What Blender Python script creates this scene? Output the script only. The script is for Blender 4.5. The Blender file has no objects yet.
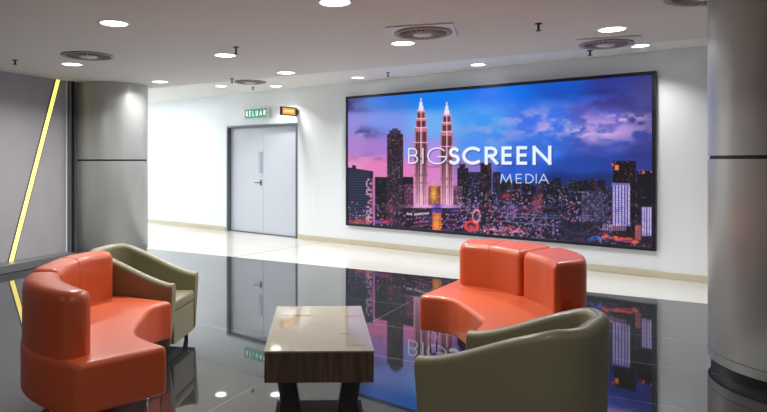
import bpy, bmesh, math, random
import numpy as np
from mathutils import Vector
C = bpy.context.scene.collection
S = bpy.context.scene
PI = math.pi
# ------------------------------------------------------------------ camera
EYE = 1.45; FL = 600.0; CX = 330.0; HY = 161.0
def G(px, py, z=0.0):
    """point at height z that the survey of the photo gives (eye height 1.45 m)"""
    d = (EYE - z) * FL / (py - HY)
    return Vector(((px - CX) / FL * d, d, z))
cam = bpy.data.cameras.new('camera'); co = bpy.data.objects.new('camera', cam); C.objects.link(co)
co.location = (0, 0, EYE); co.rotation_euler = (PI/2, 0, 0)
cam.sensor_width = 36; cam.lens = FL/767*36
cam.shift_x = (383.5-CX)/767; cam.shift_y = -(206-HY)/767
cam.clip_start = .05; cam.clip_end = 100
S.camera = co
S.view_settings.view_transform = 'Standard'; S.view_settings.look = 'None'
S.view_settings.exposure = 0; S.view_settings.gamma = 1
w = bpy.data.worlds.new('world'); S.world = w; w.use_nodes = True
w.node_tree.nodes['Background'].inputs[0].default_value = (.5, .55, .6, 1)
w.node_tree.nodes['Background'].inputs[1].default_value = .05

# ------------------------------------------------------------------ materials
def srgb(r, g, b):
    f = lambda c: (c/255/12.92) if c/255 <= .04045 else ((c/255+.055)/1.055)**2.4
    return (f(r), f(g), f(b), 1)
def mat(name, col, rough=.5, metal=0, ior=1.5, emit=None, estr=1, coat=0, noise=None, bump=None, scale=(1,1,1), spec=None):
    m = bpy.data.materials.new(name); m.use_nodes = True
    nt = m.node_tree; b = nt.nodes['Principled BSDF']
    b.inputs['Base Color'].default_value = col
    b.inputs['Roughness'].default_value = rough; b.inputs['Metallic'].default_value = metal
    b.inputs['IOR'].default_value = ior
    if coat: b.inputs['Coat Weight'].default_value = coat; b.inputs['Coat Roughness'].default_value = .15
    if spec is not None: b.inputs['Specular IOR Level'].default_value = spec
    if emit: b.inputs['Emission Color'].default_value = emit; b.inputs['Emission Strength'].default_value = estr
    if noise or bump:
        tc = nt.nodes.new('ShaderNodeTexCoord'); mp = nt.nodes.new('ShaderNodeMapping'); mp.inputs['Scale'].default_value = scale
        nt.links.new(tc.outputs['Object'], mp.inputs[0])
    if noise:      # (scale, second colour, lo, hi)
        n = nt.nodes.new('ShaderNodeTexNoise'); n.inputs['Scale'].default_value = noise[0]; n.inputs['Detail'].default_value = 5
        r = nt.nodes.new('ShaderNodeValToRGB')
        r.color_ramp.elements[0].position = noise[2]; r.color_ramp.elements[1].position = noise[3]
        r.color_ramp.elements[0].color = col; r.color_ramp.elements[1].color = noise[1]
        nt.links.new(mp.outputs[0], n.inputs[0]); nt.links.new(n.outputs[0], r.inputs[0]); nt.links.new(r.outputs[0], b.inputs['Base Color'])
    if bump:       # (scale, strength)
        n = nt.nodes.new('ShaderNodeTexNoise'); n.inputs['Scale'].default_value = bump[0]; n.inputs['Detail'].default_value = 4
        bp = nt.nodes.new('ShaderNodeBump'); bp.inputs['Strength'].default_value = bump[1]; bp.inputs['Distance'].default_value = .01
        nt.links.new(mp.outputs[0], n.inputs[0]); nt.links.new(n.outputs[0], bp.inputs['Height']); nt.links.new(bp.outputs[0], b.inputs['Normal'])
    return m
def line_mat(name, col, jcol, lines, rough, ior, noise=None, spec=None):
    """tiles: joints are thin straight lines given by (point, point, half width)"""
    m = mat(name, col, rough, 0, ior, noise=noise, spec=spec); nt = m.node_tree; b = nt.nodes['Principled BSDF']
    tc = nt.nodes.new('ShaderNodeTexCoord'); prev = None
    for a, c, hw in lines:
        dx, dy = c[0]-a[0], c[1]-a[1]; L = math.hypot(dx, dy); nx, ny = -dy/L, dx/L
        d = nt.nodes.new('ShaderNodeVectorMath'); d.operation = 'DOT_PRODUCT'; d.inputs[1].default_value = (nx, ny, 0)
        nt.links.new(tc.outputs['Object'], d.inputs[0])
        s = nt.nodes.new('ShaderNodeMath'); s.operation = 'COMPARE'; s.inputs[1].default_value = nx*a[0]+ny*a[1]; s.inputs[2].default_value = hw
        nt.links.new(d.outputs['Value'], s.inputs[0])
        if prev is None: prev = s
        else:
            q = nt.nodes.new('ShaderNodeMath'); q.operation = 'MAXIMUM'
            nt.links.new(prev.outputs[0], q.inputs[0]); nt.links.new(s.outputs[0], q.inputs[1]); prev = q
    mx = nt.nodes.new('ShaderNodeMix'); mx.data_type = 'RGBA'
    src = b.inputs['Base Color'].links[0].from_socket if b.inputs['Base Color'].links else None
    if src: nt.links.new(src, mx.inputs[6])
    else: mx.inputs[6].default_value = col
    mx.inputs[7].default_value = jcol
    nt.links.new(prev.outputs[0], mx.inputs[0]); nt.links.new(mx.outputs[2], b.inputs['Base Color'])
    return m

M_wall = mat('white paint', (.80,.84,.87,1), .55, bump=(60,.03))
M_ceil = mat('ceiling paint', (.66,.63,.61,1), .8)
M_ceil2 = mat('ceiling border paint', (.76,.75,.71,1), .8)
M_grey = mat('grey wall panel', srgb(164,161,164), .45, noise=(3, srgb(157,156,160), .3, .7))
M_base = mat('beige skirting', srgb(200,192,168), .35)
M_plinth = mat('dark steel plinth', srgb(120,124,126), .3, .4)
M_steel = mat('brushed column steel', (.44,.455,.44,1), .37, .42, noise=(6, (.49,.50,.48,1), .35, .7), scale=(1,1,.05))
M_black = mat('black metal', (.012,.012,.013,1), .4)
M_joint = mat('black joint', (.006,.006,.006,1), .6)
M_trim = mat('dark trim metal', srgb(112,116,118), .35, .3)
M_led = mat('yellow led', (1,.9,.3,1), .5, emit=(1.0,.80,.16,1), estr=1.15)
M_orange = mat('orange leather', (.54,.088,.025,1), .40, bump=(7,.10), coat=.12)
M_orange2 = mat('orange stitching', (.36,.045,.012,1), .6)
M_green = mat('olive green leather', (.205,.188,.112,1), .45, bump=(6,.08), coat=.08)
M_chrome = mat('chrome', (.75,.75,.76,1), .12, 1)
M_door = mat('pale blue grey door', srgb(196,202,212), .4)
M_dframe = mat('grey door frame', srgb(98,103,112), .4, .3)
M_plate = mat('brushed door plate', srgb(165,170,180), .35, .7)
M_vent = mat('vent grey', srgb(150,142,138), .5)
M_ventd = mat('vent dark', srgb(38,34,32), .6)
M_ventp = mat('vent plate', srgb(215,210,218), .5)
M_rim = mat('light trim ring', (.8,.8,.8,1), .5)
M_diff = mat('lit diffuser', (.9,.9,.9,1), .5, emit=(1,.99,.97,1), estr=6)
M_walnut = mat('walnut veneer', srgb(98,74,58), .32, noise=(8, srgb(56,42,34), .35, .68), scale=(7,7,.35), coat=.3)
M_marble = mat('cream marble', srgb(150,140,124), .05, ior=2.1, noise=(2.6, srgb(120,84,52), .62, .72), scale=(1.1,2.6,1))
M_sgreen = mat('green sign face', srgb(0,150,110), .4, emit=srgb(40,150,120), estr=.25)
M_swhite = mat('sign white', (.9,.95,.9,1), .4, emit=(.9,1,.92,1), estr=.75)
M_acryl = mat('pale acrylic', srgb(200,215,220), .2)
M_samber = mat('amber sign face', srgb(225,165,60), .4, emit=srgb(232,172,70), estr=.6)
M_samb2 = mat('amber sign pale', srgb(245,215,150), .4, emit=srgb(250,222,160), estr=.8)
M_frame = mat('screen frame black', srgb(20,22,38), .35)

Fa, Fb = G(148,248.5), G(707,303.7)
def off(a, b, t):   # the joint across line a-b through point t, squared to it
    dx, dy = b[0]-a[0], b[1]-a[1]; return (t[0], t[1]), (t[0]-dy, t[1]+dx)
dk = [(G(225,277.5), G(455,268), .006)]
t0 = G(220,405); t1 = G(378,298)
for k in (-1.5, 0, 1.5, 3.0, -3.0):
    dx, dy = (Fb-Fa).normalized()[:2]
    p = (t0[0]+dx*k, t0[1]+dy*k); dk.append((*off(Fa, Fb, p), .0025))
for k in (-1.5,-3,-4.5,-6.0):
    dx, dy = (Fb-Fa).normalized()[:2]
    a = (Fa[0]+dy*-k*-1, Fa[1]+dx*k); dk.append((a, (a[0]+dx, a[1]+dy), .0025))
M_floor = line_mat('polished black tile', (.022,.024,.026,1), (.20,.19,.17,1), dk, .03, 2.9)
wl = (G(261,252.5), G(330,241))
M_cream = line_mat('polished cream tile', (.62,.605,.56,1), (.36,.27,.18,1),
    [(*wl, .012), ((wl[0][0]+3.2, wl[0][1]-2.6), (wl[1][0]+3.2, wl[1][1]-2.6), .006), ((wl[0][0]-2.4, wl[0][1]+1.95), (wl[1][0]-2.4, wl[1][1]+1.95), .008), (G(148,238), G(195,234), .006)],
    .12, 1.55, noise=(1.5, (.66,.65,.61,1), .3, .7))

# ------------------------------------------------------------------ mesh helpers
def link(name, bm, m, parent=None, smooth=False, bevel=0, seg=3, kind=None, angle=40):
    bmesh.ops.recalc_face_normals(bm, faces=bm.faces)
    me = bpy.data.meshes.new(name); bm.to_mesh(me); bm.free()
    ms = m if isinstance(m, (list, tuple)) else [m]
    for x in ms: me.materials.append(x)
    o = bpy.data.objects.new(name, me); C.objects.link(o)
    if parent: o.parent = parent
    if bevel:
        bv = o.modifiers.new('bevel', 'BEVEL'); bv.width = bevel; bv.segments = seg; bv.limit_method = 'ANGLE'; bv.angle_limit = math.radians(angle)
    if smooth:
        for p in me.polygons: p.use_smooth = True
    if kind: o['kind'] = kind
    return o
def tag(o, label, cat, group=None):
    o['label'] = label; o['category'] = cat
    if group: o['group'] = group
    return o
def empty(name, loc, rz=0, label=None, cat=None, group=None):
    o = bpy.data.objects.new(name, None); C.objects.link(o); o.location = loc; o.rotation_euler = (0,0,rz)
    if label: tag(o, label, cat, group)
    return o
def box(bm, c, s, rz=0, mi=0):
    """box centred at c with full sizes s"""
    ca, sa = math.cos(rz), math.sin(rz); vs = []
    for z in (-.5,.5):
        for x, y in ((-.5,-.5),(.5,-.5),(.5,.5),(-.5,.5)):
            X, Y = x*s[0], y*s[1]
            vs.append(bm.verts.new((c[0]+X*ca-Y*sa, c[1]+X*sa+Y*ca, c[2]+z*s[2])))
    for f in ((3,2,1,0),(4,5,6,7),(0,1,5,4),(1,2,6,5),(2,3,7,6),(3,0,4,7)):
        bm.faces.new([vs[i] for i in f]).material_index = mi
    return bm
def B(c, s, rz=0): return box(bmesh.new(), c, s, rz)
def prism(bm, pts, z0, z1, mi=0, top=None):
    lo = [bm.verts.new((p[0],p[1],z0)) for p in pts]
    tp = top or pts
    hi = [bm.verts.new((p[0],p[1],z1)) for p in tp]
    n = len(pts)
    bm.faces.new(lo[::-1]).material_index = mi; bm.faces.new(hi).material_index = mi
    for i in range(n): bm.faces.new((lo[i], lo[(i+1)%n], hi[(i+1)%n], hi[i])).material_index = mi
    return bm
def ring(r, n=48, c=(0,0)): return [(c[0]+r*math.cos(2*PI*i/n), c[1]+r*math.sin(2*PI*i/n)) for i in range(n)]
def lathe(bm, prof, n=48, c=(0,0), mi=0, close=True):
    rows = [[bm.verts.new((c[0]+r*math.cos(2*PI*i/n), c[1]+r*math.sin(2*PI*i/n), z)) for i in range(n)] for r, z in prof]
    for a, b in zip(rows, rows[1:]):
        for i in range(n): bm.faces.new((a[i], a[(i+1)%n], b[(i+1)%n], b[i])).material_index = mi
    if close:
        bm.faces.new(rows[0][::-1]).material_index = mi; bm.faces.new(rows[-1]).material_index = mi
    return bm
def tube(bm, pts, r, n=10, mi=0):
    pts = [Vector(p) for p in pts]; rows = []; 
    for i, p in enumerate(pts):
        t = (pts[min(i+1,len(pts)-1)] - pts[max(i-1,0)]).normalized()
        a = t.cross(Vector((0,0,1)));
        if a.length < .1: a = t.cross(Vector((1,0,0)))
        a.normalize(); b = t.cross(a)
        rr = r[i] if isinstance(r, (list,tuple)) else r
        rows.append([bm.verts.new(p + a*rr*math.cos(2*PI*k/n) + b*rr*math.sin(2*PI*k/n)) for k in range(n)])
    for a, b in zip(rows, rows[1:]):
        for k in range(n): bm.faces.new((a[k], a[(k+1)%n], b[(k+1)%n], b[k])).material_index = mi
    bm.faces.new(rows[0][::-1]); bm.faces.new(rows[-1])
    return bm
def crv(P, n=8):
    """Catmull-Rom through P"""
    P = [Vector((p[0],p[1],0)) for p in P]; Q = [P[0]*2-P[1]] + P + [P[-1]*2-P[-2]]; out = []
    for i in range(1, len(Q)-2):
        a, b, c, d = Q[i-1:i+3]
        for k in range(n):
            t = k/n
            out.append(.5*((2*b) + (c-a)*t + (2*a-5*b+4*c-d)*t*t + (3*b-a-3*c+d)*t**3))
    out.append(P[-1]); return [(p.x,p.y) for p in out]
def at_frac(P, t):
    L = [0]
    for a, b in zip(P, P[1:]): L.append(L[-1]+math.hypot(b[0]-a[0], b[1]-a[1]))
    s = t*L[-1]
    for i in range(len(P)-1):
        if s <= L[i+1]+1e-9:
            f = (s-L[i])/(L[i+1]-L[i]); return (P[i][0]+(P[i+1][0]-P[i][0])*f, P[i][1]+(P[i+1][1]-P[i][1])*f)
    return P[-1]
def resample(P, t0, t1, n): return [at_frac(P, t0+(t1-t0)*i/n) for i in range(n+1)]
def slab(name, a, b, thick, z0, z1, m, side=1, bevel=0):
    """wall from a to b on the floor plan, its thickness on one side"""
    a = Vector(a[:2]); b = Vector(b[:2]); d = (b-a).normalized(); n = Vector((-d.y, d.x))*thick*side
    bm = prism(bmesh.new(), [a, b, b+n, a+n], z0, z1)
    return link(name, bm, m, kind='structure')

# ------------------------------------------------------------------ the room
ZL, ZH = 2.63, 2.82                 # lower ceiling, raised ceiling by the screen wall
U = Vector((-745, 600)).normalized()          # along the screen wall, leftwards
W0 = Vector((0, 10.74)); N = Vector((-U.y, U.x))  # N points into the room
if N.dot(-W0) < 0: N = -N
def WP(t): return W0 + U*t
def wall_t(px):                      # distance along the screen wall at a column of the photo
    d = 8004/(px+415); return -((px-CX)/FL*d)/(-U.x) if False else ((px-CX)/FL*d)/U.x
U_ = Vector((U.x, U.y))
LW = Vector((260, 600)).normalized()
L0 = Vector((G(0,71,ZL).x, G(0,71,ZL).y)); 
L1 = L0 + LW*1.03; Lback = L0 - LW*12
def lw_at(px):                       # left wall point on the sight line of a column of the photo
    k = (px-CX)/FL                   # X = k*Y ; L0 + s*LW
    s = (k*L0.y - L0.x)/(LW.x - k*LW.y); return L0 + LW*s
L1 = lw_at(66)
door_l, door_r = wall_t(227), wall_t(297.5)
WL_END, WR_END = 12.5, -9.0
# screen wall in pieces around the door opening
zd = 2.17
def wallpiece(t0, t1, z0, z1, name='wall_screen'):
    return slab(name, WP(t0), WP(t1), .25, z0, z1, M_wall, side=-1 if N.dot(Vector((-(WP(t1)-WP(t0)).y, (WP(t1)-WP(t0)).x))) > 0 else 1)
bmw = bmesh.new()
def addw(t0, t1, z0, z1):
    a, b = WP(t0), WP(t1); prism(bmw, [a, b, b-N*.25, a-N*.25], z0, z1)
addw(WR_END, door_r, 0, 3.05); addw(door_l, WL_END, 0, 3.05); addw(door_r, door_l, zd, 3.05)
link('wall_far', bmw, M_wall, kind='structure')
RB = Vector((WP(WR_END).x, -4.0)); LB = Vector(((L0 - LW*13).x, -4.0))
corr = L1 + U*7.2; cend = WP(WL_END)
slab('wall_left', Lback, L1, .2, 0, 3.0, M_grey, 1)
slab('wall_corridor', L1 - N*0, corr, .2, 0, 3.0, M_wall, -1)
slab('wall_right', WP(WR_END), RB, .2, 0, 3.0, M_wall, 1 )
slab('wall_back', RB + Vector((.2,0)), Vector((Lback.x-1.5, -4.0)), .2, 0, 3.0, M_wall, 1)
# corridor end wall; its unseen window is added to light the far wall
ce = (cend-corr); cd = ce.normalized(); cl = ce.length; cn = Vector((-cd.y, cd.x))
if cn.dot(Vector((0,5))-corr) < 0: cn = -cn
bme = bmesh.new()
def adde(t0, t1, z0, z1):
    a, b = corr+cd*t0, corr+cd*t1; prism(bme, [a, b, b-cn*.2, a-cn*.2], z0, z1)
adde(0, cl*.15, 0, 3.0); adde(cl*.85, cl, 0, 3.0); adde(cl*.15, cl*.85, 0, .5); adde(cl*.15, cl*.85, 2.45, 3.0)
link('wall_corridor_end', bme, M_wall, kind='structure')
wf = bmesh.new()
for t in (.15,.3833,.6167,.85):
    c = corr+cd*cl*t; box(wf, (c.x-cn.x*.1, c.y-cn.y*.1, 1.475), (.06,.08,1.95), math.atan2(cd.y,cd.x))
for z in (.53,2.42):
    c = corr+cd*cl*.5; box(wf, (c.x-cn.x*.1, c.y-cn.y*.1, z), (cl*.7,.08,.06), math.atan2(cd.y,cd.x))
link('added_window_1', wf, M_rim, kind='structure')
al = bpy.data.lights.new('corridor_fill', 'AREA'); al.shape = 'RECTANGLE'; al.size = cl*.66; al.size_y = 1.8; al.energy = 260; al.color = (.90,.95,1)  # added fill light in the unseen window opening, brightens the wall left of the door
ao = bpy.data.objects.new('corridor_fill', al); C.objects.link(ao)
c = corr+cd*cl*.5 - cn*.25; ao.location = (c.x, c.y, 1.5)
ao.rotation_euler = Vector((cn.x, cn.y, -.05)).to_track_quat('-Z','Z').to_euler()

# floors
Fd = (Vector(Fb[:2])-Vector(Fa[:2])).normalized()
fR = Vector(Fb[:2]) + Fd*3.6; fL = Vector(Fa[:2]) - Fd*6.0
bm = prism(bmesh.new(), [fL, fR, (9.5,-4.2), (-12,-4.2), (-12,6), (-10.5,11.9)], -.1, 0)
link('floor', bm, M_floor, kind='structure')
bm = prism(bmesh.new(), [fR, fL, (-10.5,11.9), cend+U*.4, cend-N*.3+U*.4, WP(WR_END)-N*.3-U*.6, (9.5,fR.y)], -.1, 0)
link('floor_walkway', bm, M_cream, kind='structure')
# ceilings
Ea, Eb = Vector(G(148,88.5,ZL)[:2]), Vector(G(706,38,ZL)[:2]); Ed = (Eb-Ea).normalized()
bm = prism(bmesh.new(), [Ea-Ed*7.5, Eb+Ed*4.2, (9.5,-4.2), (-12,-4.2), (-12,12)], ZL, 3.0)
link('ceiling', bm, M_ceil, kind='structure')
bm = prism(bmesh.new(), [Ea-Ed*7.5-N*0, Eb+Ed*4.2, WP(WR_END)-U*2, WP(WL_END)+U*1.0-N*.1], ZH, 3.02)
link('ceiling_border', bm, M_ceil2, kind='structure')
# skirting
def skirt(t0, t1):
    a, b = WP(t0), WP(t1); bm = prism(bmesh.new(), [a, b, b+N*.02, a+N*.02], 0, .085)
    link('baseboard_far', bm, M_base, kind='structure', bevel=.004)
skirt(WR_END, door_r-.03); skirt(door_l+.03, WL_END)
n2 = Vector((LW.y, -LW.x))
bm = prism(bmesh.new(), [Lback, L1, L1+n2*.2, Lback+n2*.2], 0, .11)
link('baseboard_left', bm, M_plinth, kind='structure', bevel=.01)
# post between grey wall and column
pe = lw_at(67); 
bm = prism(bmesh.new(), [pe, pe+LW*.14, pe+LW*.14+n2*.06, pe+n2*.06], 0, ZL)
link('trim_1', bm, M_trim, kind='structure', bevel=.006)
bm = prism(bmesh.new(), [pe+LW*.03+n2*.06, pe+LW*.07+n2*.06, pe+LW*.07+n2*.075, pe+LW*.03+n2*.075], 0, ZL)
link('trim_2', bm, M_joint, kind='structure')
bm = prism(bmesh.new(), [pe+LW*.14, pe+LW*.6, pe+LW*.6+n2*.05, pe+LW*.14+n2*.05], 0, ZL)
link('trim_3', bm, M_steel, kind='structure')
# yellow light strip set in the grey wall
a, b = lw_at(57.5), lw_at(10.5)
st = empty('light_strip', (b.x, b.y, .11), 0, 'slanting yellow glowing light strip on the grey wall', 'light')
bm = bmesh.new(); hw = .035
def q(p, z, o): return bm.verts.new((p.x+n2.x*o-b.x, p.y+n2.y*o-b.y, z-.11))
vs = []
for o in (.0, .012):
    vs += [q(a-LW*hw,ZL,o), q(a+LW*hw,ZL,o), q(b+LW*hw,.112,o), q(b-LW*hw,.112,o)]
for f in ((0,1,2,3),(4,5,6,7),(0,1,5,4),(1,2,6,5),(2,3,7,6),(3,0,4,7)): bm.faces.new([vs[i] for i in f])
link('diffuser', bm, M_led, st)
bm = bmesh.new()
for s in (-1,1):
    vs = []
    for o in (.0,.018):
        vs += [q(a+LW*(s*hw+s*.006-.004),ZL,o), q(a+LW*(s*hw+s*.006+.004),ZL,o), q(b+LW*(s*hw+s*.006+.004),.112,o), q(b+LW*(s*hw+s*.006-.004),.112,o)]
    for f in ((0,1,2,3),(4,5,6,7),(0,1,5,4),(1,2,6,5),(2,3,7,6),(3,0,4,7)): bm.faces.new([vs[i] for i in f])
link('channel', bm, M_trim, st)

# ------------------------------------------------------------------ columns
def column(cx, cy, r, zj, label):
    t = empty('column', (cx,cy,0), 0, label, 'column')
    zt = ZL
    lathe(b1 := bmesh.new(), [(r-.004,.07),(r,.074),(r,zj-.012)], 96, close=False)
    o = link('lower_cladding', b1, M_steel, t, smooth=True)
    lathe(b2 := bmesh.new(), [(r,zj+.012),(r,zt)], 96, close=False)
    link('upper_cladding', b2, M_steel, t, smooth=True)
    lathe(b3 := bmesh.new(), [(r-.012,zj-.02),(r-.012,zj+.02)], 96, close=False)
    link('joint_band', b3, M_joint, t, smooth=True)
    lathe(b4 := bmesh.new(), [(r-.02,.0),(r-.02,.08)], 96, close=True)
    link('base', b4, M_black, t)
    lathe(b5 := bmesh.new(), [(r+.0015,.13),(r+.0015,.136)], 96, close=False)
    link('hem_line', b5, M_trim, t, smooth=True)
    return t
def col_center(px, d, side, r):      # tangent sight line at a column of the photo
    k = (px-CX)/FL; L = math.hypot(1,k); P = Vector((k*d, d)); n = Vector((1/L, -k/L))*side
    return P + n*r
c1 = col_center(148, 9.55, -1, .55); column(c1.x, c1.y, .55, 1.462, 'round grey metal column standing beside the grey wall with the yellow strip')
c2 = col_center(707.5, 4.33, 1, .56); column(c2.x, c2.y, .56, 1.475, 'large round grey metal column at the right beyond the screen')

# ------------------------------------------------------------------ ceiling fittings
LIGHTS = []
def downlight(px, py, z, label, watts=37, r=.11, spread=150):
    p = G(px, py, z)
    t = empty('downlight', p, 0, label, 'ceiling light', 'recessed ceiling downlights')
    lathe(b := bmesh.new(), [(r,0),(r+.004,-.008),(r+.018,-.006),(r+.022,0)], 40, close=False); link('trim_ring', b, M_rim, t, smooth=True)
    lathe(b := bmesh.new(), [(r,-.001),(r,-.004)], 40); link('diffuser', b, M_diff, t)
    l = bpy.data.lights.new('lamp', 'AREA'); l.shape = 'DISK'; l.size = r*1.9; l.energy = watts; l.color = (1,.985,.965); l.spread = math.radians(spread)
    o = bpy.data.objects.new('lamp', l); C.objects.link(o); o.parent = t; o.location = (0,0,-.009)
LOW = [(114,23,'round ceiling downlight above and right of the left air vent, large and near'),
 (335,2,'nearest round ceiling downlight, cut by the top edge at centre'),
 (72,64,'round ceiling downlight beside the left air vent over the grey wall'),
 (160,81.5,'small round ceiling downlight just right of the left column top'),
 (225,55,'round ceiling downlight next to a black sprinkler, left of centre'),
 (286,72.5,'round ceiling downlight above the orange sign'),
 (403,43,'round ceiling downlight just below the square vent near the centre'),
 (612,29,'round ceiling downlight right above the vent on the right')]
for x, y, l in LOW: downlight(x, y, ZL, l, 20 if x == 160 else 37)
HIGH = [(221,86,'small far ceiling downlight left of the green sign'),
 (276,86,'small far ceiling downlight between the green and orange signs'),
 (358,77.5,'ceiling downlight over the left corner of the screen'),
 (478,64.5,'ceiling downlight over the middle of the screen'),
 (640,45.5,'ceiling downlight over the right end of the screen')]
for x, y, l in HIGH: downlight(x, y, ZH, l, 11, .10, 112)
# lamps of the hall behind the photographer
for i, (x, y) in enumerate(((-3.6,1.2),(0,1.2),(3.8,1.2),(-3.6,-1.6),(0,-1.6),(3.8,-1.6))):
    d = (EYE-ZL)*FL/y if y > .1 else 0
    t = empty('downlight', (x,y,ZL), 0, 'round ceiling downlight of the hall behind the seating', 'ceiling light', 'hall downlights behind')
    lathe(b := bmesh.new(), [(.085,-.001),(.085,-.004)], 32); link('diffuser', b, M_diff, t)
    l = bpy.data.lights.new('lamp', 'AREA'); l.shape = 'DISK'; l.size = .16; l.energy = 14; l.color = (1,.95,.9); l.spread = math.radians(150)
    o = bpy.data.objects.new('lamp', l); C.objects.link(o); o.parent = t; o.location = (0,0,-.009)

# unseen lamps added beyond the left column to whiten the wall by the door
for k in range(3):
    p = L1 + U*(2.2+k*1.8) + N*-2.2
    t = empty('downlight', (p.x,p.y,ZH), 0, 'unseen ceiling downlight added behind the left column to brighten the far wall', 'ceiling light', 'added corridor downlights')
    lathe(b := bmesh.new(), [(.1,-.001),(.1,-.004)], 32); link('diffuser', b, M_diff, t)
    l = bpy.data.lights.new('lamp', 'AREA'); l.shape = 'DISK'; l.size = .19; l.energy = 46; l.color = (.97,.98,1)
    o = bpy.data.objects.new('lamp', l); C.objects.link(o); o.parent = t; o.location = (0,0,-.009)

def vent(px, py, z, r, rz, label, square=True, m=None):
    p = G(px, py, z)
    t = empty('air_vent', p, rz, label, 'ceiling vent', 'ceiling air vents')
    if square:
        b = B((0,0,-.006), (2.25*r,2.25*r,.012)); link('plate', b, M_ventp, t, bevel=.003)
    z0 = -.012 if square else 0
    lathe(b := bmesh.new(), [(r,z0),(r,z0-.012),(r-.03,z0-.018),(r-.05,z0-.004)], 56, close=False); link('outer_ring', b, M_vent, t, smooth=True)
    lathe(b := bmesh.new(), [(r-.04,z0-.001),(r-.04,z0-.003)], 56); link('dark_throat', b, M_ventd, t)
    lathe(b := bmesh.new(), [(r*.36,z0-.003),(r*.34,z0-.022),(r*.05,z0-.028)], 40); link('centre_disc', b, M_ventp, t, smooth=True)
    b = bmesh.new()
    for k in range(24):
        a = 2*PI*k/24; rm = (r-.05+r*.36)/2; ln = (r-.05-r*.36)
        box(b, (rm*math.cos(a), rm*math.sin(a), z0-.010), (ln, .016, .010), a+.25)
    link('swirl_blades', b, M_vent, t)
vent(88,55.5,ZL,.28,.3,'round ceiling air vent over the grey wall at the left', square=False)
vent(423,31.5,ZL,.26,-.28,'square ceiling plate with round swirl vent near the centre')
vent(606,42.5,ZL,.25,-.35,'square plate swirl vent on the ceiling above the right part of the screen')
vent(250,81.8,ZL,.24,.6,'small far ceiling vent above the green sign', square=False)
vent(712,-6,ZL,.30,0,'round ceiling vent at the top edge beside the large right column', square=False)
def sprinkler(px, py, z, h, label):
    p = G(px, py, z)
    t = empty('sprinkler', p, 0, label, 'sprinkler', 'ceiling sprinkler heads')
    lathe(b := bmesh.new(), [(.032,0),(.032,-.005),(.02,-.008)], 20); link('rose', b, M_ventd, t)
    tube(b := bmesh.new(), [(0,0,-.006),(0,0,-h)], .010); link('stem', b, M_black, t)
    lathe(b := bmesh.new(), [(.022,-h),(.024,-h-.005),(.006,-h-.006)], 16); link('deflector', b, M_black, t)
for a in [(15,60,ZL,.05,'black sprinkler head on the ceiling above the grey wall'),
 (236,47,ZL,.07,'black sprinkler head above the downlight left of centre'),
 (232,78.5,ZL,.06,'black sprinkler head at the left rim of the small far vent'),
 (253,87,ZH,.05,'tiny sprinkler head on the raised ceiling above the signs'),
 (388,72.5,ZH,.06,'sprinkler head over the left third of the screen'),
 (538.5,23.5,ZL,.06,'black sprinkler head alone on the ceiling right of centre'),
 (590,50.5,ZL,.05,'sprinkler head just under the square vent on the right')]: sprinkler(*a)

# ------------------------------------------------------------------ door
dm = (door_l+door_r)/2; dw = abs(door_l-door_r)
ang = math.atan2(-U.y, -U.x)       # local x runs rightwards along the wall, local -y into the room
def wall_empty(name, t, z, label, cat, o=0): 
    p = WP(t)+N*o; return empty(name, (p.x,p.y,z), ang, label, cat)
de = wall_empty('door', dm, 0, 'pale grey double door in dark frame on the white wall', 'door')
de.name = 'door_1'; del de['category']; del de['label']; de['kind'] = 'structure'
b = bmesh.new(); h = dw/2
box(b, (-h+.02,.10,zd/2), (.04,.23,zd)); box(b, (h-.02,.10,zd/2), (.04,.23,zd)); box(b, (0,.10,zd-.02), (dw-.08,.23,.04))
link('door_frame', b, M_dframe, de, bevel=.004)
for s in (-1,1):
    b = B((s*(h-.04)/2, .10, (zd-.04)/2+.004), (h-.046, .045, zd-.055)); lf = link('door_leaf', b, M_door, de, bevel=.003)
    if s < 0:
        b = B((-.075, .07, 1.42), (.085,.016,.42)); link('door_plate', b, M_plate, lf, bevel=.004)
        b = bmesh.new(); tube(b, [(-.06,.075,1.02),(-.06,.03,1.02),(-.075,.024,1.02),(-.19,.024,1.02)], .011); box(b, (-.06,.073,1.02), (.045,.012,.12))
        link('door_handle', b, M_trim, lf)
b = B((0, .085, .012), (dw-.12, .06, .012)); link('threshold', b, M_dframe, de)

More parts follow.
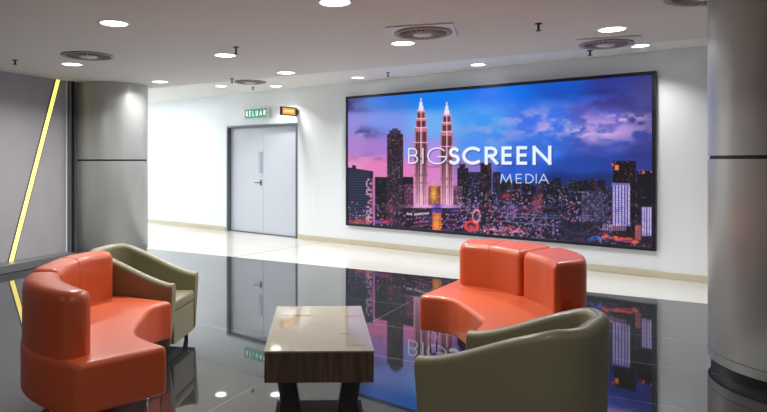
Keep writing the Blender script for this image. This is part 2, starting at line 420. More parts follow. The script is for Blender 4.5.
# ------------------------------------------------------------------ lettering strokes
def arc(cx, cy, rx, ry, a0, a1, n=14): return [(cx+rx*math.cos(math.radians(a0+(a1-a0)*i/n)), cy+ry*math.sin(math.radians(a0+(a1-a0)*i/n))) for i in range(n+1)]
GL = {  # width, strokes in a box of height 1
 'B': (.55, [[(0,0),(0,1),(.27,1)]+arc(.27,.76,.22,.24,90,-90)+[(0,.52)], [(.27,.52)]+arc(.27,.26,.27,.26,90,-90)+[(0,0)]]),
 'I': (.0, [[(0,0),(0,1)]]),
 'G': (.95, [arc(.5,.5,.5,.5,42,340,26)+[(.98,.45),(.55,.45)]]),
 'S': (.5, [arc(.26,.75,.22,.25,35,270,14)+arc(.25,.25,.25,.25,90,-145,14)]),
 'C': (.8, [arc(.5,.5,.5,.5,50,310,24)]),
 'R': (.5, [[(0,0),(0,1),(.24,1)]+arc(.24,.74,.24,.26,90,-90)+[(0,.48)], [(.2,.48),(.52,0)]]),
 'E': (.46, [[(.46,1),(0,1),(0,0),(.46,0)], [(0,.52),(.43,.52)]]),
 'N': (.62, [[(0,0),(0,1),(.62,0),(.62,1)]]),
 'M': (.9, [[(0,0),(.12,1),(.45,.1),(.78,1),(.9,0)]]),
 'D': (.68, [[(0,0),(0,1),(.2,1)]+arc(.2,.5,.48,.5,90,-90)+[(0,0)]]),
 'A': (.8, [[(0,0),(.4,1),(.8,0)], [(.14,.33),(.66,.33)]]),
 'K': (.5, [[(0,0),(0,1)], [(.5,1),(0,.42)], [(.14,.55),(.52,0)]]),
 'L': (.42, [[(0,1),(0,0),(.42,0)]]),
 'U': (.6, [[(0,1),(0,.3)]+arc(.3,.3,.3,.3,180,360,10)+[(.6,1)]]),
}
# ------------------------------------------------------------------ screen
def plane_pt(px, o):                 # the plane o in front of the wall: distance along it and depth
    k = (px-CX)/FL; P = W0+N*o; s_ = (k*P.y-P.x)/(U.x-k*U.y); return s_, (P+U*s_).y
(t_l, d_l), (t_r, d_r) = plane_pt(345.6,.09), plane_pt(655.8,.09)
sw = abs(t_l-t_r); zs0 = EYE-64/761*1.0*8004/FL-.0; 
half = 64.3*d_l/FL; zs0, zs1 = EYE-half, EYE+half
sc = wall_empty('video_screen', (t_l+t_r)/2, zs0, 'huge wall screen showing a night city skyline with twin towers', 'screen', 0)
H2 = sw/2; hh = zs1-zs0; fr = .045; dep = .09
b = bmesh.new()
box(b, (-H2+fr/2,-dep/2,hh/2), (fr,dep,hh)); box(b, (H2-fr/2,-dep/2,hh/2), (fr,dep,hh))
box(b, (0,-dep/2,fr/2), (sw-2*fr,dep,fr)); box(b, (0,-dep/2,hh-fr/2), (sw-2*fr,dep,fr)); box(b, (0,-.02,hh/2), (sw-2*fr,.04,hh-2*fr))
link('frame', b, M_frame, sc, bevel=.004)
NX, NY = 900, 420
uu, vv = np.meshgrid(np.linspace(0,1,NX), np.linspace(0,1,NY))
# the picture is laid out on the plane of the screen, measured off the photo
Kk = 1/761-1/1070
uf = fr/sw+uu*(1-2*fr/sw); vf = fr/hh+vv*(1-2*fr/hh)
X = 1/(1/761-uf*Kk)-415
Y = 161+(0.5-vf)*2*(64.3*(X+415)/761)
rng = np.random.RandomState(5)
def vnoise(x, y, seed=0):
    xi = np.floor(x).astype(np.int64); yi = np.floor(y).astype(np.int64); fx = x-xi; fy = y-yi
    fx = fx*fx*(3-2*fx); fy = fy*fy*(3-2*fy)
    def hsh(a, b):
        n = (a*374761393 + b*668265263 + seed*1442695041) & 0x7fffffff
        n = ((n ^ (n >> 13))*1274126177) & 0x7fffffff
        return ((n ^ (n >> 16)) & 0xffff)/65535.0
    return (hsh(xi,yi)*(1-fx)+hsh(xi+1,yi)*fx)*(1-fy)+(hsh(xi,yi+1)*(1-fx)+hsh(xi+1,yi+1)*fx)*fy
def fbm(x, y, o=5, seed=0):
    s = 0; a = .5
    for k in range(o): s = s+a*vnoise(x*2**k, y*2**k, seed+k); a *= .5
    return s
def cell(a, b, seed=0):
    n = (a.astype(np.int64)*374761393 + b.astype(np.int64)*668265263 + seed*1442695041) & 0x7fffffff
    n = ((n ^ (n >> 13))*1274126177) & 0x7fffffff
    return ((n ^ (n >> 16)) & 0xffff)/65535.0
# sky colours sampled over the picture
sky = [(348,100,92,92,165),(380,98,60,100,220),(430,95,20,105,235),(500,90,10,95,235),(560,85,22,75,205),(610,80,48,52,145),(652,78,52,48,120),
 (350,125,150,130,215),(380,125,130,130,230),(432,125,120,150,240),(480,120,60,125,240),(540,120,70,95,230),(600,115,90,80,190),(650,115,60,55,130),
 (350,145,170,130,205),(375,148,165,120,205),(410,150,150,135,230),(432,155,185,140,230),(480,150,80,120,240),(540,150,55,95,230),(600,145,75,75,190),(650,150,55,55,140),
 (350,163,230,145,195),(380,165,225,125,185),(412,170,225,125,190),(433,175,215,130,200),(470,170,140,110,200),(520,170,45,75,205),(580,165,35,60,165),(620,165,40,55,150),(652,160,50,50,130),(560,182,20,40,120),(600,182,25,40,110)]
num = np.zeros((NY,NX,3)); den = np.zeros((NY,NX))
for x, y, r, g, bb in sky:
    wgt = 1/(((X-x)/26)**2+((Y-y)/11)**2+.08)**2.2
    num += wgt[...,None]*np.array([r,g,bb]); den += wgt
img = num/den[...,None]
cl_ = fbm(X/34, Y/13, 6, 3)
def over(colr, a):
    global img
    a = np.clip(a,0,1)[...,None]; img = img*(1-a)+np.array(colr)*a
def ell(cx, cy, rx, ry): return np.exp(-(((X-cx)/rx)**2+((Y-cy)/ry)**2))
cz = fbm(X/16+3, Y/8, 6, 11)
over((205,165,225), np.clip((cz-.40)*5,0,1)*1.1*ell(590,130,56,13))
over((190,160,225), np.clip((cz-.45)*5,0,1)*.7*ell(530,120,40,14)); over((225,190,235), np.clip((fbm(X/9,Y/5,5,21)-.42)*6,0,1)*.8*(ell(583,133,28,7)+ell(625,118,26,5)+.6*ell(545,128,22,4)))
over((185,150,215), np.clip((cz-.42)*5,0,1)*.6*ell(480,135,30,12))
over((40,35,110), np.clip((cl_-.45)*5,0,1)*.7*ell(620,98,60,14))
over((32,40,120), np.clip((cl_-.45)*5,0,1)*.6*ell(600,152,60,9))
over((55,50,110), np.clip((cz-.40)*6,0,1)*.85*ell(358,133,22,6))
over((50,45,100), np.clip((cl_-.36)*6,0,1)*.85*ell(352,106,15,7))
over((110,90,170), np.clip((cz-.45)*6,0,1)*.6*ell(375,158,30,4))
over((35,45,100), ell(590,184,70,5)*.9)
# ---- buildings
def rect(x0, x1, y0, y1): return ((X>=x0)&(X<x1)&(Y>=y0)&(Y<y1)).astype(float)
def bld(x0, x1, y0, base, lit, p=.3, cw=1.5, ch=2.0, y1=260, seed=None, s=1.0):
    global img
    seed = seed if seed is not None else int(rng.randint(1e6))
    m = rect(x0,x1,y0,y1); over(tuple(q*.62 for q in base), m)
    cx_ = np.floor((X-x0)/cw); cy_ = np.floor((Y-y0)/ch); r = cell(cx_,cy_,seed)
    inside = (((X-x0)/cw-cx_) > .22)&(((Y-y0)/ch-cy_) > .3)
    over(lit, m*(r < p)*inside*s*(.25+.6*cell(cx_,cy_,seed+1)**2)*(.55+.9*(fbm(X/5,Y/5,2,seed%97)-.2)))
# distant low band
for k in range(70):
    x0 = 455+rng.rand()*200; wd = 2.5+rng.rand()*6; top = 178+rng.rand()*14
    bs = [(28,26,52),(38,34,64),(20,20,44),(52,40,72),(34,44,80)][rng.randint(5)]
    lt = [(205,190,230),(240,190,180),(160,170,235),(250,140,140),(230,220,240)][rng.randint(5)]
    bld(x0, x0+wd, top, bs, lt, .28, 1.1, 1.7)
for k in range(46):
    x0 = 455+rng.rand()*200; wd = 5+rng.rand()*9; top = 192+rng.rand()*20
    bs = [(22,20,40),(30,28,52),(16,16,34),(48,30,56),(26,34,62)][rng.randint(5)]
    lt = [(205,190,235),(250,170,150),(150,165,240),(250,90,100),(235,225,245)][rng.randint(5)]
    bld(x0, x0+wd, top, bs, lt, .26, 1.3, 1.8)
# mid towers right of the twins
bld(457,468,168,(40,28,48),(235,170,160),.3,1.2,2.2); bld(459,465,164,(60,36,60),(235,170,180),.3,1.2,2,168)
bld(468,480,172,(46,38,80),(180,170,225),.35); bld(480,491,163,(36,26,46),(225,165,150),.3,1.2,2.2)
bld(492,500,172,(52,44,86),(190,180,235),.3)
bld(512,520,181,(30,26,48),(240,120,120),.3); bld(538,541,184,(90,50,70),(240,110,120),.5)
bld(543,556,182,(30,30,54),(190,180,230),.25); bld(558,568,186,(34,30,56),(220,190,220),.35)
bld(524,535,186,(28,26,46),(200,190,225),.2)
# left group
over((30,34,56), rect(346,373,0,260)*(Y > 167+(X-346)*.16+3*(X>352)*(X<356)*-1))
r_ = cell(np.floor(X/2.2), np.floor(Y/2.1), 77); over((70,78,110), rect(346,369,171,224)*(((Y/2.6)%1)>.6)*.5)
over((230,160,190), rect(366,372,176,224)*(r_<.4)*.8)
over((235,120,170), rect(372.6,374.2,178,214)*.9); over((160,90,150), rect(371,375.5,178,214)*.4)
bld(375,413,177,(26,24,42),(205,150,160),.10,1.3,1.8); bld(386,396,180,(44,42,62),(90,86,110),.15,1.3,1.8)
# the dark residential tower
bld(387,403,134,(58,40,66),(240,190,185),.34,1.15,1.7,206); over((58,42,70), rect(389.5,400.5,130.5,134)); over((70,50,80), rect(392,398,128.5,131))
# twin towers
def twin(cx, top, base_y, s):
    tiers = [(top,top+5,.5),(top+4,top+9,1.6),(top+8,top+13,2.4),(top+12,top+21,4.0),(top+20,top+30,5.2),(top+29,top+45,6.2),(top+44,base_y,6.8)]
    for i, (y0, y1, hw_) in enumerate(tiers):
        hw_ *= s; m = rect(cx-hw_, cx+hw_, y0, y1)
        if i < 3: over((235,225,250), m); continue
        over((190,112,128), m)
        f = np.clip((Y-y0)/(y1-y0),0,1)
        over((66,26,48), rect(cx-hw_*.84,cx+hw_*.84,y0,y1)*((Y-y0) > .3*(y1-y0) if i < 6 else 1)*.95)
        st = ((X-cx)/(hw_*.36))%1
        over((225,140,150), m*((st>.66)&(st<1))*(.2+.5*(((Y/2.1)%1)>.5)))
        over((245,200,200), rect(cx-hw_*.12,cx+hw_*.13,y0,y1)*.75)
        over((255,215,235), rect(cx-hw_,cx+hw_,y0,y0+1.0)*.8)
    for yy in (top+62, top+78, top+86): over((75,35,62), rect(cx-6.8*s,cx+6.8*s,yy-2.2,yy)*.55)
    gl = np.clip((Y-(base_y-48))/46,0,1); over((255,196,226), rect(cx-6.8*s,cx+6.8*s,base_y-48,base_y)*gl*(.35+.55*((((X-cx)/2.1)%1)>.4)))
twin(420.8, 98, 206, 1.0); twin(446.5, 102, 205, .97)
over((190,110,150), rect(427,440,165.5,168)); 
bld(404,413,184,(120,60,110),(250,170,220),.5,1.2,1.8,208)
bld(428.5,440,186,(190,90,60),(255,210,120),.6,1.1,1.6,206); over((255,190,90), ell(433.5,194,3,9)*.9)
bld(453,462,186,(130,80,120),(255,210,240),.5,1.1,1.8,206)
over((255,190,235), ell(434,207,26,2.0)*.8); over((80,50,190), ell(437,207,5,3)*.9)
# foot of the towers
over((20,16,34), rect(398,470,208,245)*.93)
for k, (x0,x1,ys,sl) in enumerate([(406,412,214,0),(414,429,214.5,-.09),(414,430,219,-.1),(413,429,223,-.12),(411,429,227,-.14),(450,470,211,-.05),(446,468,214,.05),(446,466,219,.12),(445,470,224,.1)]):
    ly = ys+(X-x0)*sl; over([(235,215,215),(235,215,210),(110,70,110),(190,90,120),(150,70,100),(150,80,150),(90,70,140),(190,70,110),(110,60,110)][k], rect(x0,x1,0,300)*(np.abs(Y-ly)<(1.1 if k<2 else .6))*(.6+.4*cell(np.floor(X/1.5),np.floor(Y),9)))
over((235,110,40), rect(432,441,213,231)*(.75+.25*(((Y/2.5)%1)>.4))); over((255,190,90), rect(434,439,215,229)*((((X)/1.6)%1)>.35)*.8); over((90,60,180), rect(431,442,209,213)*.8)
# scattered lamps over the low city
WX = X+2.6*fbm(X/3.1,Y/3.3,2,91); WY = Y+2.6*fbm(X/3.3,Y/2.9,2,95)
def sprinkle(x0,x1,y0,y1,colr,p,cs,seed,a=1.):
    r = cell(np.floor(WX/cs), np.floor(WY/cs), seed); fx = (WX/cs)%1-.5; fy = (WY/cs)%1-.5
    over(colr, rect(x0,x1,y0,y1)*(r<p)*np.exp(-(fx*fx+fy*fy)*7)*a)
over((22,20,44), rect(455,655,212,250)*.55)
sprinkle(346,655,200,246,(235,150,190),.10,1.7,1); sprinkle(455,655,196,246,(150,160,245),.12,1.9,2); sprinkle(455,655,205,246,(255,90,90),.07,2.1,3)
sprinkle(346,655,212,246,(255,235,240),.05,1.6,4); sprinkle(455,655,190,230,(220,200,240),.08,1.5,6)
over((200,80,90), ell(362,221,14,2.0)*.9*(.5+.5*cell(np.floor(X/1.2),np.floor(Y/1.1),8))); over((230,120,60), ell(354,223.5,8,1.3)*.8)
over((225,60,110), ell(385,222,7,2)*.9); over((70,90,210), ell(378,222,4,1.5)*.8); over((140,50,70), ell(391,208,3,7)*.6)
# red looping road
d1 = np.abs(np.hypot((X-471)/1.0,(Y-226)/.75)-6.0); over((255,60,50), np.exp(-(d1/1.7)**2)); over((255,80,70), ell(472,228,5,3)*.7)
d2 = np.abs(np.hypot((X-476)/.8,(Y-216)/1.4)-4.5); over((255,150,170), np.exp(-(d2/1.1)**2)*.9)
for k in range(60):
    x0 = 484+rng.rand()*40; y0 = 226+rng.rand()*9+(x0-484)*.05
    over([(255,120,150),(255,215,225),(235,80,110)][rng.randint(3)], ell(x0,y0,1.3,.9)*.8)
over((190,70,90), ell(536,203,5,8)*.6); over((235,60,70), ell(506,196,5,3)*.6); over((120,110,215), ell(512,208,8,5)*.5)
for ys, sl in ((217,.02),(221,.09),(213,.05)): over((120,130,180), rect(500,560,0,300)*(np.abs(Y-(ys+(X-500)*sl))<.55)*.7)
over((10,10,24), ell(552,210,14,6)*.8); over((8,8,20), ell(600,212,12,5)*.7)
# right group
bld(581,603,191,(70,64,112),(225,210,245),.55,1.7,2.1,222)
bld(604,608,186,(60,54,90),(200,190,235),.5)
bld(612,635,161,(28,20,32),(235,150,110),.14,1.7,1.9,240); over((225,130,90), rect(614,618,165,170)); over((255,60,60), rect(611,613,163,166))
over((70,60,120), rect(611,629,184,226)); over((205,195,250), rect(611,629,184,226)*(((X-611)/3.0)%1>.45)*(.5+.5*(((Y/2.2)%1)>.3)))
over((110,100,175), rect(611,629,183,185.5))
bld(636,653,171,(30,26,42),(220,140,120),.08,1.7,2.1,245); over((230,110,60), rect(638,652,170,173.5)*(cell(np.floor(X/1.5),np.floor(Y/1.5),31)<.5))
over((60,54,110), rect(640,652,207,236)); over((215,205,250), rect(640,652,207,236)*(((X-640)/2.6)%1>.45))
bld(558,598,222,(40,40,66),(90,90,130),.4,2.0,2.2,245)
for k in range(34):
    x0 = 602+rng.rand()*36; y0 = 234+(x0-602)*.16+rng.rand()*4
    over([(255,60,60),(255,120,60),(255,60,110)][rng.randint(3)], ell(x0,y0,2.2,.9)*.85)
over((240,190,230), rect(602,626,224,231)*(((X/2.2)%1)>.5)*.6)
for k in range(12): over((60,110,230), ell(588+rng.rand()*14, 236+rng.rand()*4, 1.8, .9)*.8)
over((235,120,110), rect(634,640,225,240)*.6)
for cc, sd in (((120,45,90),41),((60,80,180),47),((190,110,150),53)):
    over(cc, np.clip((fbm(X/7,Y/3.2,4,sd)-.50)*4,0,1)*.28*(Y>205))
# flicker of fine detail
img = img*(1+.22*(fbm(X/2.0, Y/2.0, 2, 60)[...,None]-.4)*(Y[...,None]>186))
sm = img.copy()
for ax in (0,1): sm = (np.roll(sm,1,ax)+2*sm+np.roll(sm,-1,ax))/4
sm[0]=img[0]; sm[-1]=img[-1]; sm[:,0]=img[:,0]; sm[:,-1]=img[:,-1]; img = sm
# ---- lettering BIGSCREEN / MEDIA (traced in the plane of the screen)
def letters(items):
    dsh = np.full(X.shape, 1e3)
    for ch, xa, xb, ya, yb_, th in items:
        wd, ss = GL[ch]; h = th/2; y_a, y_b = ya, yb_; xa += h; xb -= h; ya += h; yb_ -= h
        for stx in ss:
            pts = [(xa+(a/wd if wd else 0)*(xb-xa), yb_+(ya-yb_)*b2) for a, b2 in stx]
            for (ax, ay), (bx, by) in zip(pts, pts[1:]):
                cols = np.where((X[0]>min(ax,bx)-6)&(X[0]<max(ax,bx)+6))[0]
                c0, c1_ = cols[0], cols[-1]+1
                xs, ys = X[:,c0:c1_], Y[:,c0:c1_]; vx, vy = bx-ax, by-ay; L2 = vx*vx+vy*vy+1e-9
                tt = np.clip(((xs-ax)*vx+(ys-ay)*vy)/L2,0,1)
                L_ = math.sqrt(L2); pr = ((xs-ax)*vx+(ys-ay)*vy)/L_
                if L_ > 2.6: dd = np.maximum(np.maximum(-pr, pr-L_)-h, np.abs((xs-ax)*vy-(ys-ay)*vx)/L_-h)
                else: dd = np.hypot(xs-ax-tt*vx, ys-ay-tt*vy)-h
                dsh[:,c0:c1_] = np.minimum(dsh[:,c0:c1_], np.maximum(dd, np.maximum(y_a-ys, ys-y_b)))
    return dsh
d = letters([('B',408,418,148,163.8,1.35),('I',421.9,423.3,148,163.8,1.35),('G',427,446,147.4,164.4,1.35),
    ('S',448,459.6,147,164.8,3.3),('C',461.8,479.5,146.6,164.8,3.3),('R',484.2,497.5,146.6,164.7,3.3),('E',501,511.4,146.4,164.7,3.3),('E',516,526.6,146.1,164.8,3.3),('N',532,550.8,145.6,164.9,3.3)])
sh = np.roll(np.roll(d, -3, 0), 3, 1)
over((40,42,100), np.clip(.5-sh/1.2,0,1)*.55); over((236,244,255), np.clip(.5-d/.8,0,1))
d = letters([('M',499.7,511.5,174.0,183.2,.95),('E',515.3,521.2,173.9,183.3,.95),('D',525,533.2,173.9,183.4,.95),('I',535.2,536.2,173.9,183.4,.95),('A',538,548,173.7,183.5,.95)])
over((222,234,252), np.clip(.5-d/.8,0,1))
blue = np.clip((img[...,2]-img[...,0]-40)/90,0,1)*(Y<188); img[...,1] *= 1+.17*blue; img[...,0] *= 1-.08*blue
img = np.clip(img, 0, 255)/255
lin = np.where(img <= .04045, img/12.92, ((img+.055)/1.055)**2.4)
me = bpy.data.meshes.new('display_panel')
xw = -H2+fr+(sw-2*fr)*uu; zw = fr+(hh-2*fr)*vv
# the picture is squeezed inside the frame
co_ = np.stack([xw, np.full_like(xw, -dep+.012), zw], -1).reshape(-1,3).astype(np.float32)
idx = np.arange(NX*NY).reshape(NY,NX)
qd = np.stack([idx[:-1,:-1], idx[:-1,1:], idx[1:,1:], idx[1:,:-1]], -1).reshape(-1,4).astype(np.int32)
nv, nf = len(co_), len(qd)
me.vertices.add(nv); me.vertices.foreach_set('co', co_.ravel())
me.loops.add(nf*4); me.loops.foreach_set('vertex_index', qd.ravel())
me.polygons.add(nf); me.polygons.foreach_set('loop_start', np.arange(0,nf*4,4,dtype=np.int32))
me.update(calc_edges=True)
ca_ = me.color_attributes.new('picture', 'FLOAT_COLOR', 'POINT')
ca_.data.foreach_set('color', np.concatenate([lin.reshape(-1,3), np.ones((nv,1))], 1).astype(np.float32).ravel())
m = bpy.data.materials.new('lit display'); m.use_nodes = True; nt = m.node_tree; pb = nt.nodes['Principled BSDF']
at = nt.nodes.new('ShaderNodeAttribute'); at.attribute_name = 'picture'
pb.inputs['Base Color'].default_value = (.01,.01,.012,1); pb.inputs['Roughness'].default_value = .5; pb.inputs['Specular IOR Level'].default_value = .1; pb.inputs['Emission Strength'].default_value = 1.0
nt.links.new(at.outputs['Color'], pb.inputs['Emission Color']); me.materials.append(m)
do = bpy.data.objects.new('display_panel', me); C.objects.link(do); do.parent = sc

# ------------------------------------------------------------------ signs over the door
def letters_on(text, x0, z0, h, gap, th, y, m, parent):
    x = x0
    for ch in text:
        wd, ss = GL[ch]; bm = bmesh.new()
        for s_ in ss:
            for (ax, az), (bx, bz) in zip(s_, s_[1:]):
                p = Vector((x+ax*h*.8, z0+az*h)); r = Vector((x+bx*h*.8, z0+bz*h)); d_ = (r-p)
                if d_.length < 1e-6: continue
                d_ = d_.normalized(); n_ = Vector((-d_.y, d_.x))*th/2; p = p-d_*th*.3; r = r+d_*th*.3
                cs = [p-n_, r-n_, r+n_, p+n_]
                v1 = [bm.verts.new((c.x,y,c.y)) for c in cs]; v2 = [bm.verts.new((c.x,y-.003,c.y)) for c in cs]
                bm.faces.new(v1[::-1]); bm.faces.new(v2)
                for i in range(4): bm.faces.new((v1[i],v1[(i+1)%4],v2[(i+1)%4],v2[i]))
        x += wd*h*.8+gap
        link('letter', bm, m, parent)
tg = wall_t(257.5); dg = 8004/(257.5+415); zg = EYE + (161-113.5)*dg/FL
gw = abs(wall_t(247)-wall_t(268)); gh = 8.2*dg/FL
gs = wall_empty('exit_sign', tg, zg-gh/2, 'green exit sign with white lettering on the wall above the door', 'sign', .03)
link('housing', B((.02,-.0,gh/2), (gw+.10,.05,gh+.03)), M_acryl, gs, bevel=.005)
link('green_face', B((0,-.028,gh/2), (gw,.008,gh)), M_sgreen, gs, bevel=.002)
letters_on('KELUAR', -gw*.42, gh*.22, gh*.56, (gw*.84-gh*.56*.8*2.87)/5, gh*.075, -.0325, M_swhite, gs)
# amber sign projecting squarely from the wall
ta = wall_t(297.3); da = 8004/(297.3+415); za = EYE + (161-112.2)*da/FL
pa = WP(ta)+N*.24
an = math.atan2(-N.y, -N.x)
asg = empty('amber_sign', (pa.x,pa.y,za-.075), an, 'amber box sign sticking out from the wall over the right door leaf', 'sign')
link('housing', B((0,0,.075), (.42,.05,.155)), M_black, asg, bevel=.004)
for s in (-1,1): link('amber_face', B((-.02,s*.027,.075), (.34,.006,.115)), M_samber, asg)
for s in (-1,1):
    b = bmesh.new()
    for k in range(6): box(b, (-.13+k*.042,s*.031,.075+(.006 if k%2 else -.004)), (.026,.003,.045))
    link('pale_marks', b, M_samb2, asg)
b = B((.225,0,.075), (.03,.08,.09)); link('bracket', b, M_trim, asg)

# ------------------------------------------------------------------ coffee table
fz = .42
pL, pR = G(264.3,351,fz), G(374.8,351,fz); bL, bR = G(276,306,fz), G(361.5,306,fz)
cxy = (pL+pR+bL+bR)/4; tw = (pR-pL).length; tl = ((bL+bR)/2-(pL+pR)/2).length; dv = ((bL+bR)/2-(pL+pR)/2)
trz = math.atan2(dv.y, dv.x)-PI/2
tb = empty('coffee_table', (cxy.x,cxy.y,0), trz*.8, 'low rectangular coffee table with cream marble top and walnut sides', 'coffee table')
link('marble_top', B((0,0,fz-.005), (tw,tl,.010)), M_marble, tb, bevel=.003)
link('walnut_apron', B((0,0,fz-.010-.082), (tw-.004,tl-.004,.164)), M_walnut, tb, bevel=.004)
for sx in (-1,1):
    for sy in (-1,1):
        fr_ = sy < 0; b = bmesh.new(); x = sx*(tw/2-(.135 if fr_ else .075)); y = sy*(tl/2-.14)
        top = [(x-.03,y-.03),(x+.03,y-.03),(x+.03,y+.03),(x-.03,y+.03)]
        k_ = .068; bot = [(x-k_,y-.04),(x+k_,y-.04),(x+k_,y+.04),(x-k_,y+.04)]
        prism(b, bot, 0, .246, top=top); link('leg', b, M_black, tb, bevel=.006)

# ------------------------------------------------------------------ orange curved sofas
SZ = .45; SB = .185; BT = .785
def cushion(pin, pout, t0, t1, z0, z1, r, low=False):
    """padded block between two curves: rounded long edges and rounded ends"""
    Ln = sum(math.hypot(b[0]-a[0], b[1]-a[1]) for a, b in zip(pin, pin[1:])) + sum(math.hypot(b[0]-a[0], b[1]-a[1]) for a, b in zip(pout, pout[1:]))
    Ln *= .5*(t1-t0)
    es = [r*(1-math.cos(PI/2*k/6)) for k in range(7)]
    st = [(e/Ln, r-math.sqrt(max(r*r-(r-e)**2,0))) for e in es]
    mid = [(r/Ln+(1-2*r/Ln)*k/26, 0) for k in range(1,26)]
    st = st + mid + [(1-a, i) for a, i in st[::-1]]
    bm = bmesh.new(); rows = []
    for f, ins in st:
        t = t0+(t1-t0)*f; a = Vector(at_frac(pin,t)); b = Vector(at_frac(pout,t)); w_ = (b-a).length; d_ = (b-a)/w_
        ih = min(ins, w_*.30); lo, hi, za, zb = ih, w_-ih, z0+(ins if low else 0), z1-ins
        rr = min(r, (hi-lo)*.46); rb = r*.6 if low else .004; row = []
        for (cx_, cz_, q0, rad) in ((lo+rb,za+rb,180,rb),(hi-rb,za+rb,270,rb),(hi-rr,zb-rr,0,rr),(lo+rr,zb-rr,90,rr)):
            for k in range(7):
                an = math.radians(q0+90*k/6); p = a+d_*(cx_+rad*math.cos(an)); row.append(bm.verts.new((p.x,p.y,cz_+rad*math.sin(an))))
        rows.append(row)
    n = len(rows[0])
    for a, b in zip(rows, rows[1:]):
        for k in range(n): bm.faces.new((a[k],a[(k+1)%n],b[(k+1)%n],b[k]))
    bm.faces.new(rows[0][::-1]); bm.faces.new(rows[-1])
    return bm
def sofa(name_label, inner, backin, outer, seat_out, split, seams, legs, org):
    """inner: front edge of the seat; backin/outer: faces of the back; seat_out: outer edge of the seat"""
    t = empty('curved_sofa', (org[0],org[1],0), 0, name_label, 'sofa', 'orange curved sofas')
    L = lambda P: [(p[0]-org[0], p[1]-org[1]) for p in P]
    ic, oc = crv(inner, 8), crv(seat_out, 8)
    link('seat', cushion(L(ic), L(oc), 0, 1, SB, SZ, .032, True), M_orange, t, smooth=True)
    bc, kc = crv(backin, 8), crv(outer, 8)
    g = .006
    bk = []
    for (a0, a1) in ((0, split-g), (split+g, 1)):
        bk.append(link('backrest', cushion(L(bc), L(kc), a0, a1, SZ-.03, BT, .055), M_orange, t, smooth=True))
    for sm, wh in seams:
        a = L([at_frac(bc, sm)])[0]; o_ = L([at_frac(kc, sm)])[0]
        d_ = Vector((o_[0]-a[0], o_[1]-a[1])).normalized()
        A = Vector(a)-d_*-.001
        pts = [(A.x,A.y,SZ+.01),(A.x,A.y,BT-.056)]
        for k in range(1,6):
            th = k/6*PI/2; q_ = A+d_*(.05*(1-math.cos(th))); pts.append((q_.x,q_.y,BT-.05+.05*math.sin(th)))
        e = Vector(o_)-d_*.05; pts.append((A.x+d_.x*.06,A.y+d_.y*.06,BT)); pts.append((e.x,e.y,BT))
        link('seam', tube(bmesh.new(), pts, .0022, 6), M_orange2, bk[wh])
    # piping line where seat cushion meets base at the rim
    for (x, y, dx, dy) in legs:
        x -= org[0]; y -= org[1]; b = bmesh.new()
        tube(b, [(x-dx,y-dy,SB+.01),(x-dx*.8,y-dy*.8,.02),(x-dx*.5,y-dy*.5,.008),(x+dx*.5,y+dy*.5,.008),(x+dx*.8,y+dy*.8,.02),(x+dx,y+dy,SB+.01)], .007, 8)
        link('leg', b, M_chrome, t, smooth=True)
    return t
g = lambda x, y: tuple(G(x,y,SZ)[:2])
def v(a): return Vector(a)
# left sofa
inn = [g(168,345.5), g(150,340), g(137.5,333.5), g(135.5,327), g(143,317), g(150,308.5), g(160,304), g(173,301.5)]
bkin = [g(94,353.5), g(73,343), g(61,331), g(67,316), g(89,304), g(115,297)]
outr = [g(66,361), g(38,353), g(23,342), g(24,331), g(34,319), g(60,304), g(85,296.5), g(106,293.5)]
seo  = [g(77,366), g(42,357), g(22,345), g(22.5,331), g(33,318.5), g(60,303.5), g(85,296), g(107,293)]
lg = [(g(150,348)[0], g(150,348)[1]+.08, .035, .02), (g(40,348)[0]+.06, g(40,348)[1]+.05, .012, .03), (g(100,300)[0]+.0, g(100,300)[1]-.05, .04, .01), (g(160,304)[0]-.04, g(160,304)[1]-.03, .02, .035)]
sofa('orange leather curved sofa at the left, its back to the grey wall', inn, bkin, outr, seo, .47, [(.76,1)], lg, (-1.6,3.6))
# right sofa
inn = [g(472,333), g(482,322), g(479,316.5), g(465,306.5), g(450,298.5), g(418.5,295.3)]
inn = [tuple(v(inn[0])+v((-.02,-.12)))] + inn
bkin = [g(554,315), g(545,306), g(522,297), g(500,290.5), g(480,287), g(458.5,284.5)]
outr = [g(587,311), g(584,300), g(563,290), g(534,283), g(505,278.5), g(466,276.5)]
seo  = [tuple(v(g(594,320))), g(588,306), g(564,290), g(534,283), g(505,278.5), g(464,276)]
lg = [(g(432,296)[0]+.02, g(432,296)[1]+.05, .03,.02), (g(480,330)[0], g(480,330)[1], .02,.03), (g(570,306)[0], g(570,306)[1], .02,.03), (g(500,284)[0], g(500,284)[1], .03,.01)]
sofa('orange leather curved sofa in front of the wall screen', inn, bkin, outr, seo, .48, [(.78,1)], lg, (.9,4.2))

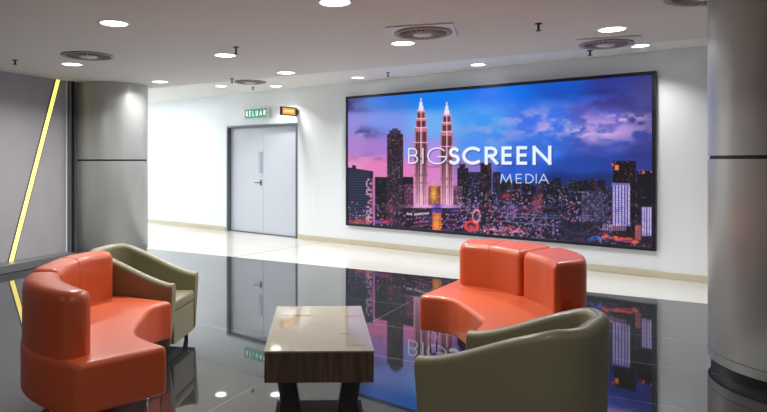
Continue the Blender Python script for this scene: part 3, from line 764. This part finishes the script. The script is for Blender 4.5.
# ------------------------------------------------------------------ olive tub chairs
def tub_chair(loc, rz, label, Wd=.60, D=.74):
    t = empty('tub_chair', (loc[0],loc[1],0), rz, label, 'armchair', 'olive green tub chairs')
    hw_ = Wd/2; hx = D/2; R = .20; th = .075
    path = [(hx, -hw_)]
    for i in range(1,13): path.append((hx-(D-R)*i/12, -hw_))
    for i in range(1,13):
        a = -PI/2-(PI/2)*i/12; path.append((-hx+R+R*math.cos(a), -hw_+R+R*math.sin(a)))
    for i in range(1,5): path.append((-hx, (-hw_+R)+(Wd-2*R)*i/4))
    for i in range(1,13):
        a = PI-(PI/2)*i/12; path.append((-hx+R+R*math.cos(a), hw_-R+R*math.sin(a)))
    for i in range(1,13): path.append((-hx+R+(D-R)*i/12, hw_))
    n = len(path); bm = bmesh.new(); rows = []
    for i, (x, y) in enumerate(path):
        a = path[max(i-1,0)]; c_ = path[min(i+1,n-1)]; tx, ty = c_[0]-a[0], c_[1]-a[1]; L = math.hypot(tx,ty); nx, ny = -ty/L, tx/L
        # inward normal
        if nx*(0-x)+ny*(0-y) < 0: nx, ny = -nx, -ny
        u_ = min(max((hx-.02-x)/(D*.86),0),1); s_ = .45*u_+.55*u_*u_*(3-2*u_)
        zt = .545+.225*s_
        row = []
        prof = [(0,.075,.94),(0,.20,.96),(0,.40,.985),(0,zt-.06,1)]
        for k in range(0,9):
            an_ = PI-PI*k/8; prof.append((th/2+th/2*math.cos(an_), zt-.034+.034*math.sin(an_), 1.0))
        prof += [(th,zt-.06,1),(th,.36,.99),(th,.30,.985)]
        for o_, z, sc_ in prof: row.append(bm.verts.new(((x+nx*o_)*sc_ - (1-sc_)*.0, (y+ny*o_)*sc_, z)))
        rows.append(row)
    for a, c_ in zip(rows, rows[1:]):
        for k in range(len(a)-1): bm.faces.new((a[k],a[k+1],c_[k+1],c_[k]))
        bm.faces.new((a[-1],a[0],c_[0],c_[-1]))
    bm.faces.new(rows[0]); bm.faces.new(rows[-1][::-1])
    link('shell', bm, M_green, t, smooth=True, bevel=.008, seg=3, angle=60)
    # seat block fills the shell and runs to the front
    ip = []
    for i, (x, y) in enumerate(path):
        f = .90
        ip.append((max(min(x,hx)*f if x < hx-.001 else hx-.012, -hx*.86), y*(hw_-th+.004)/hw_ if x > -hx+R else y*.80))
    bs = bmesh.new(); pts = [(hx-.008,-(hw_-.074))] + [(x,y) for x, y in ip if x < hx-.05] + [(hx-.008,hw_-.074)]
    prism(bs, pts, .32, .405); link('seat', bs, M_green, t, smooth=True, bevel=.02, seg=4)
    bf = B((hx-.10,0,.2), (.17,Wd-.145,.235)); link('front_panel', bf, M_green, t, bevel=.006)
    link('base_board', B((.0,0,.085), (D*.80,Wd*.80,.03)), M_black, t)
    for sx in (-1,1):
        for sy in (-1,1):
            b = bmesh.new(); tube(b, [(sx*(hx-.09),sy*(hw_-.08),.08),(sx*(hx-.08),sy*(hw_-.07),0)], [.024,.015], 12); link('leg', b, M_black, t)
    return t
tub_chair((-1.484, 4.718), math.radians(-8), 'olive green tub chair behind the left orange sofa', Wd=.55)
tub_chair((.862, 2.77), math.radians(141), 'olive green tub chair seen from behind, nearest to the right column')
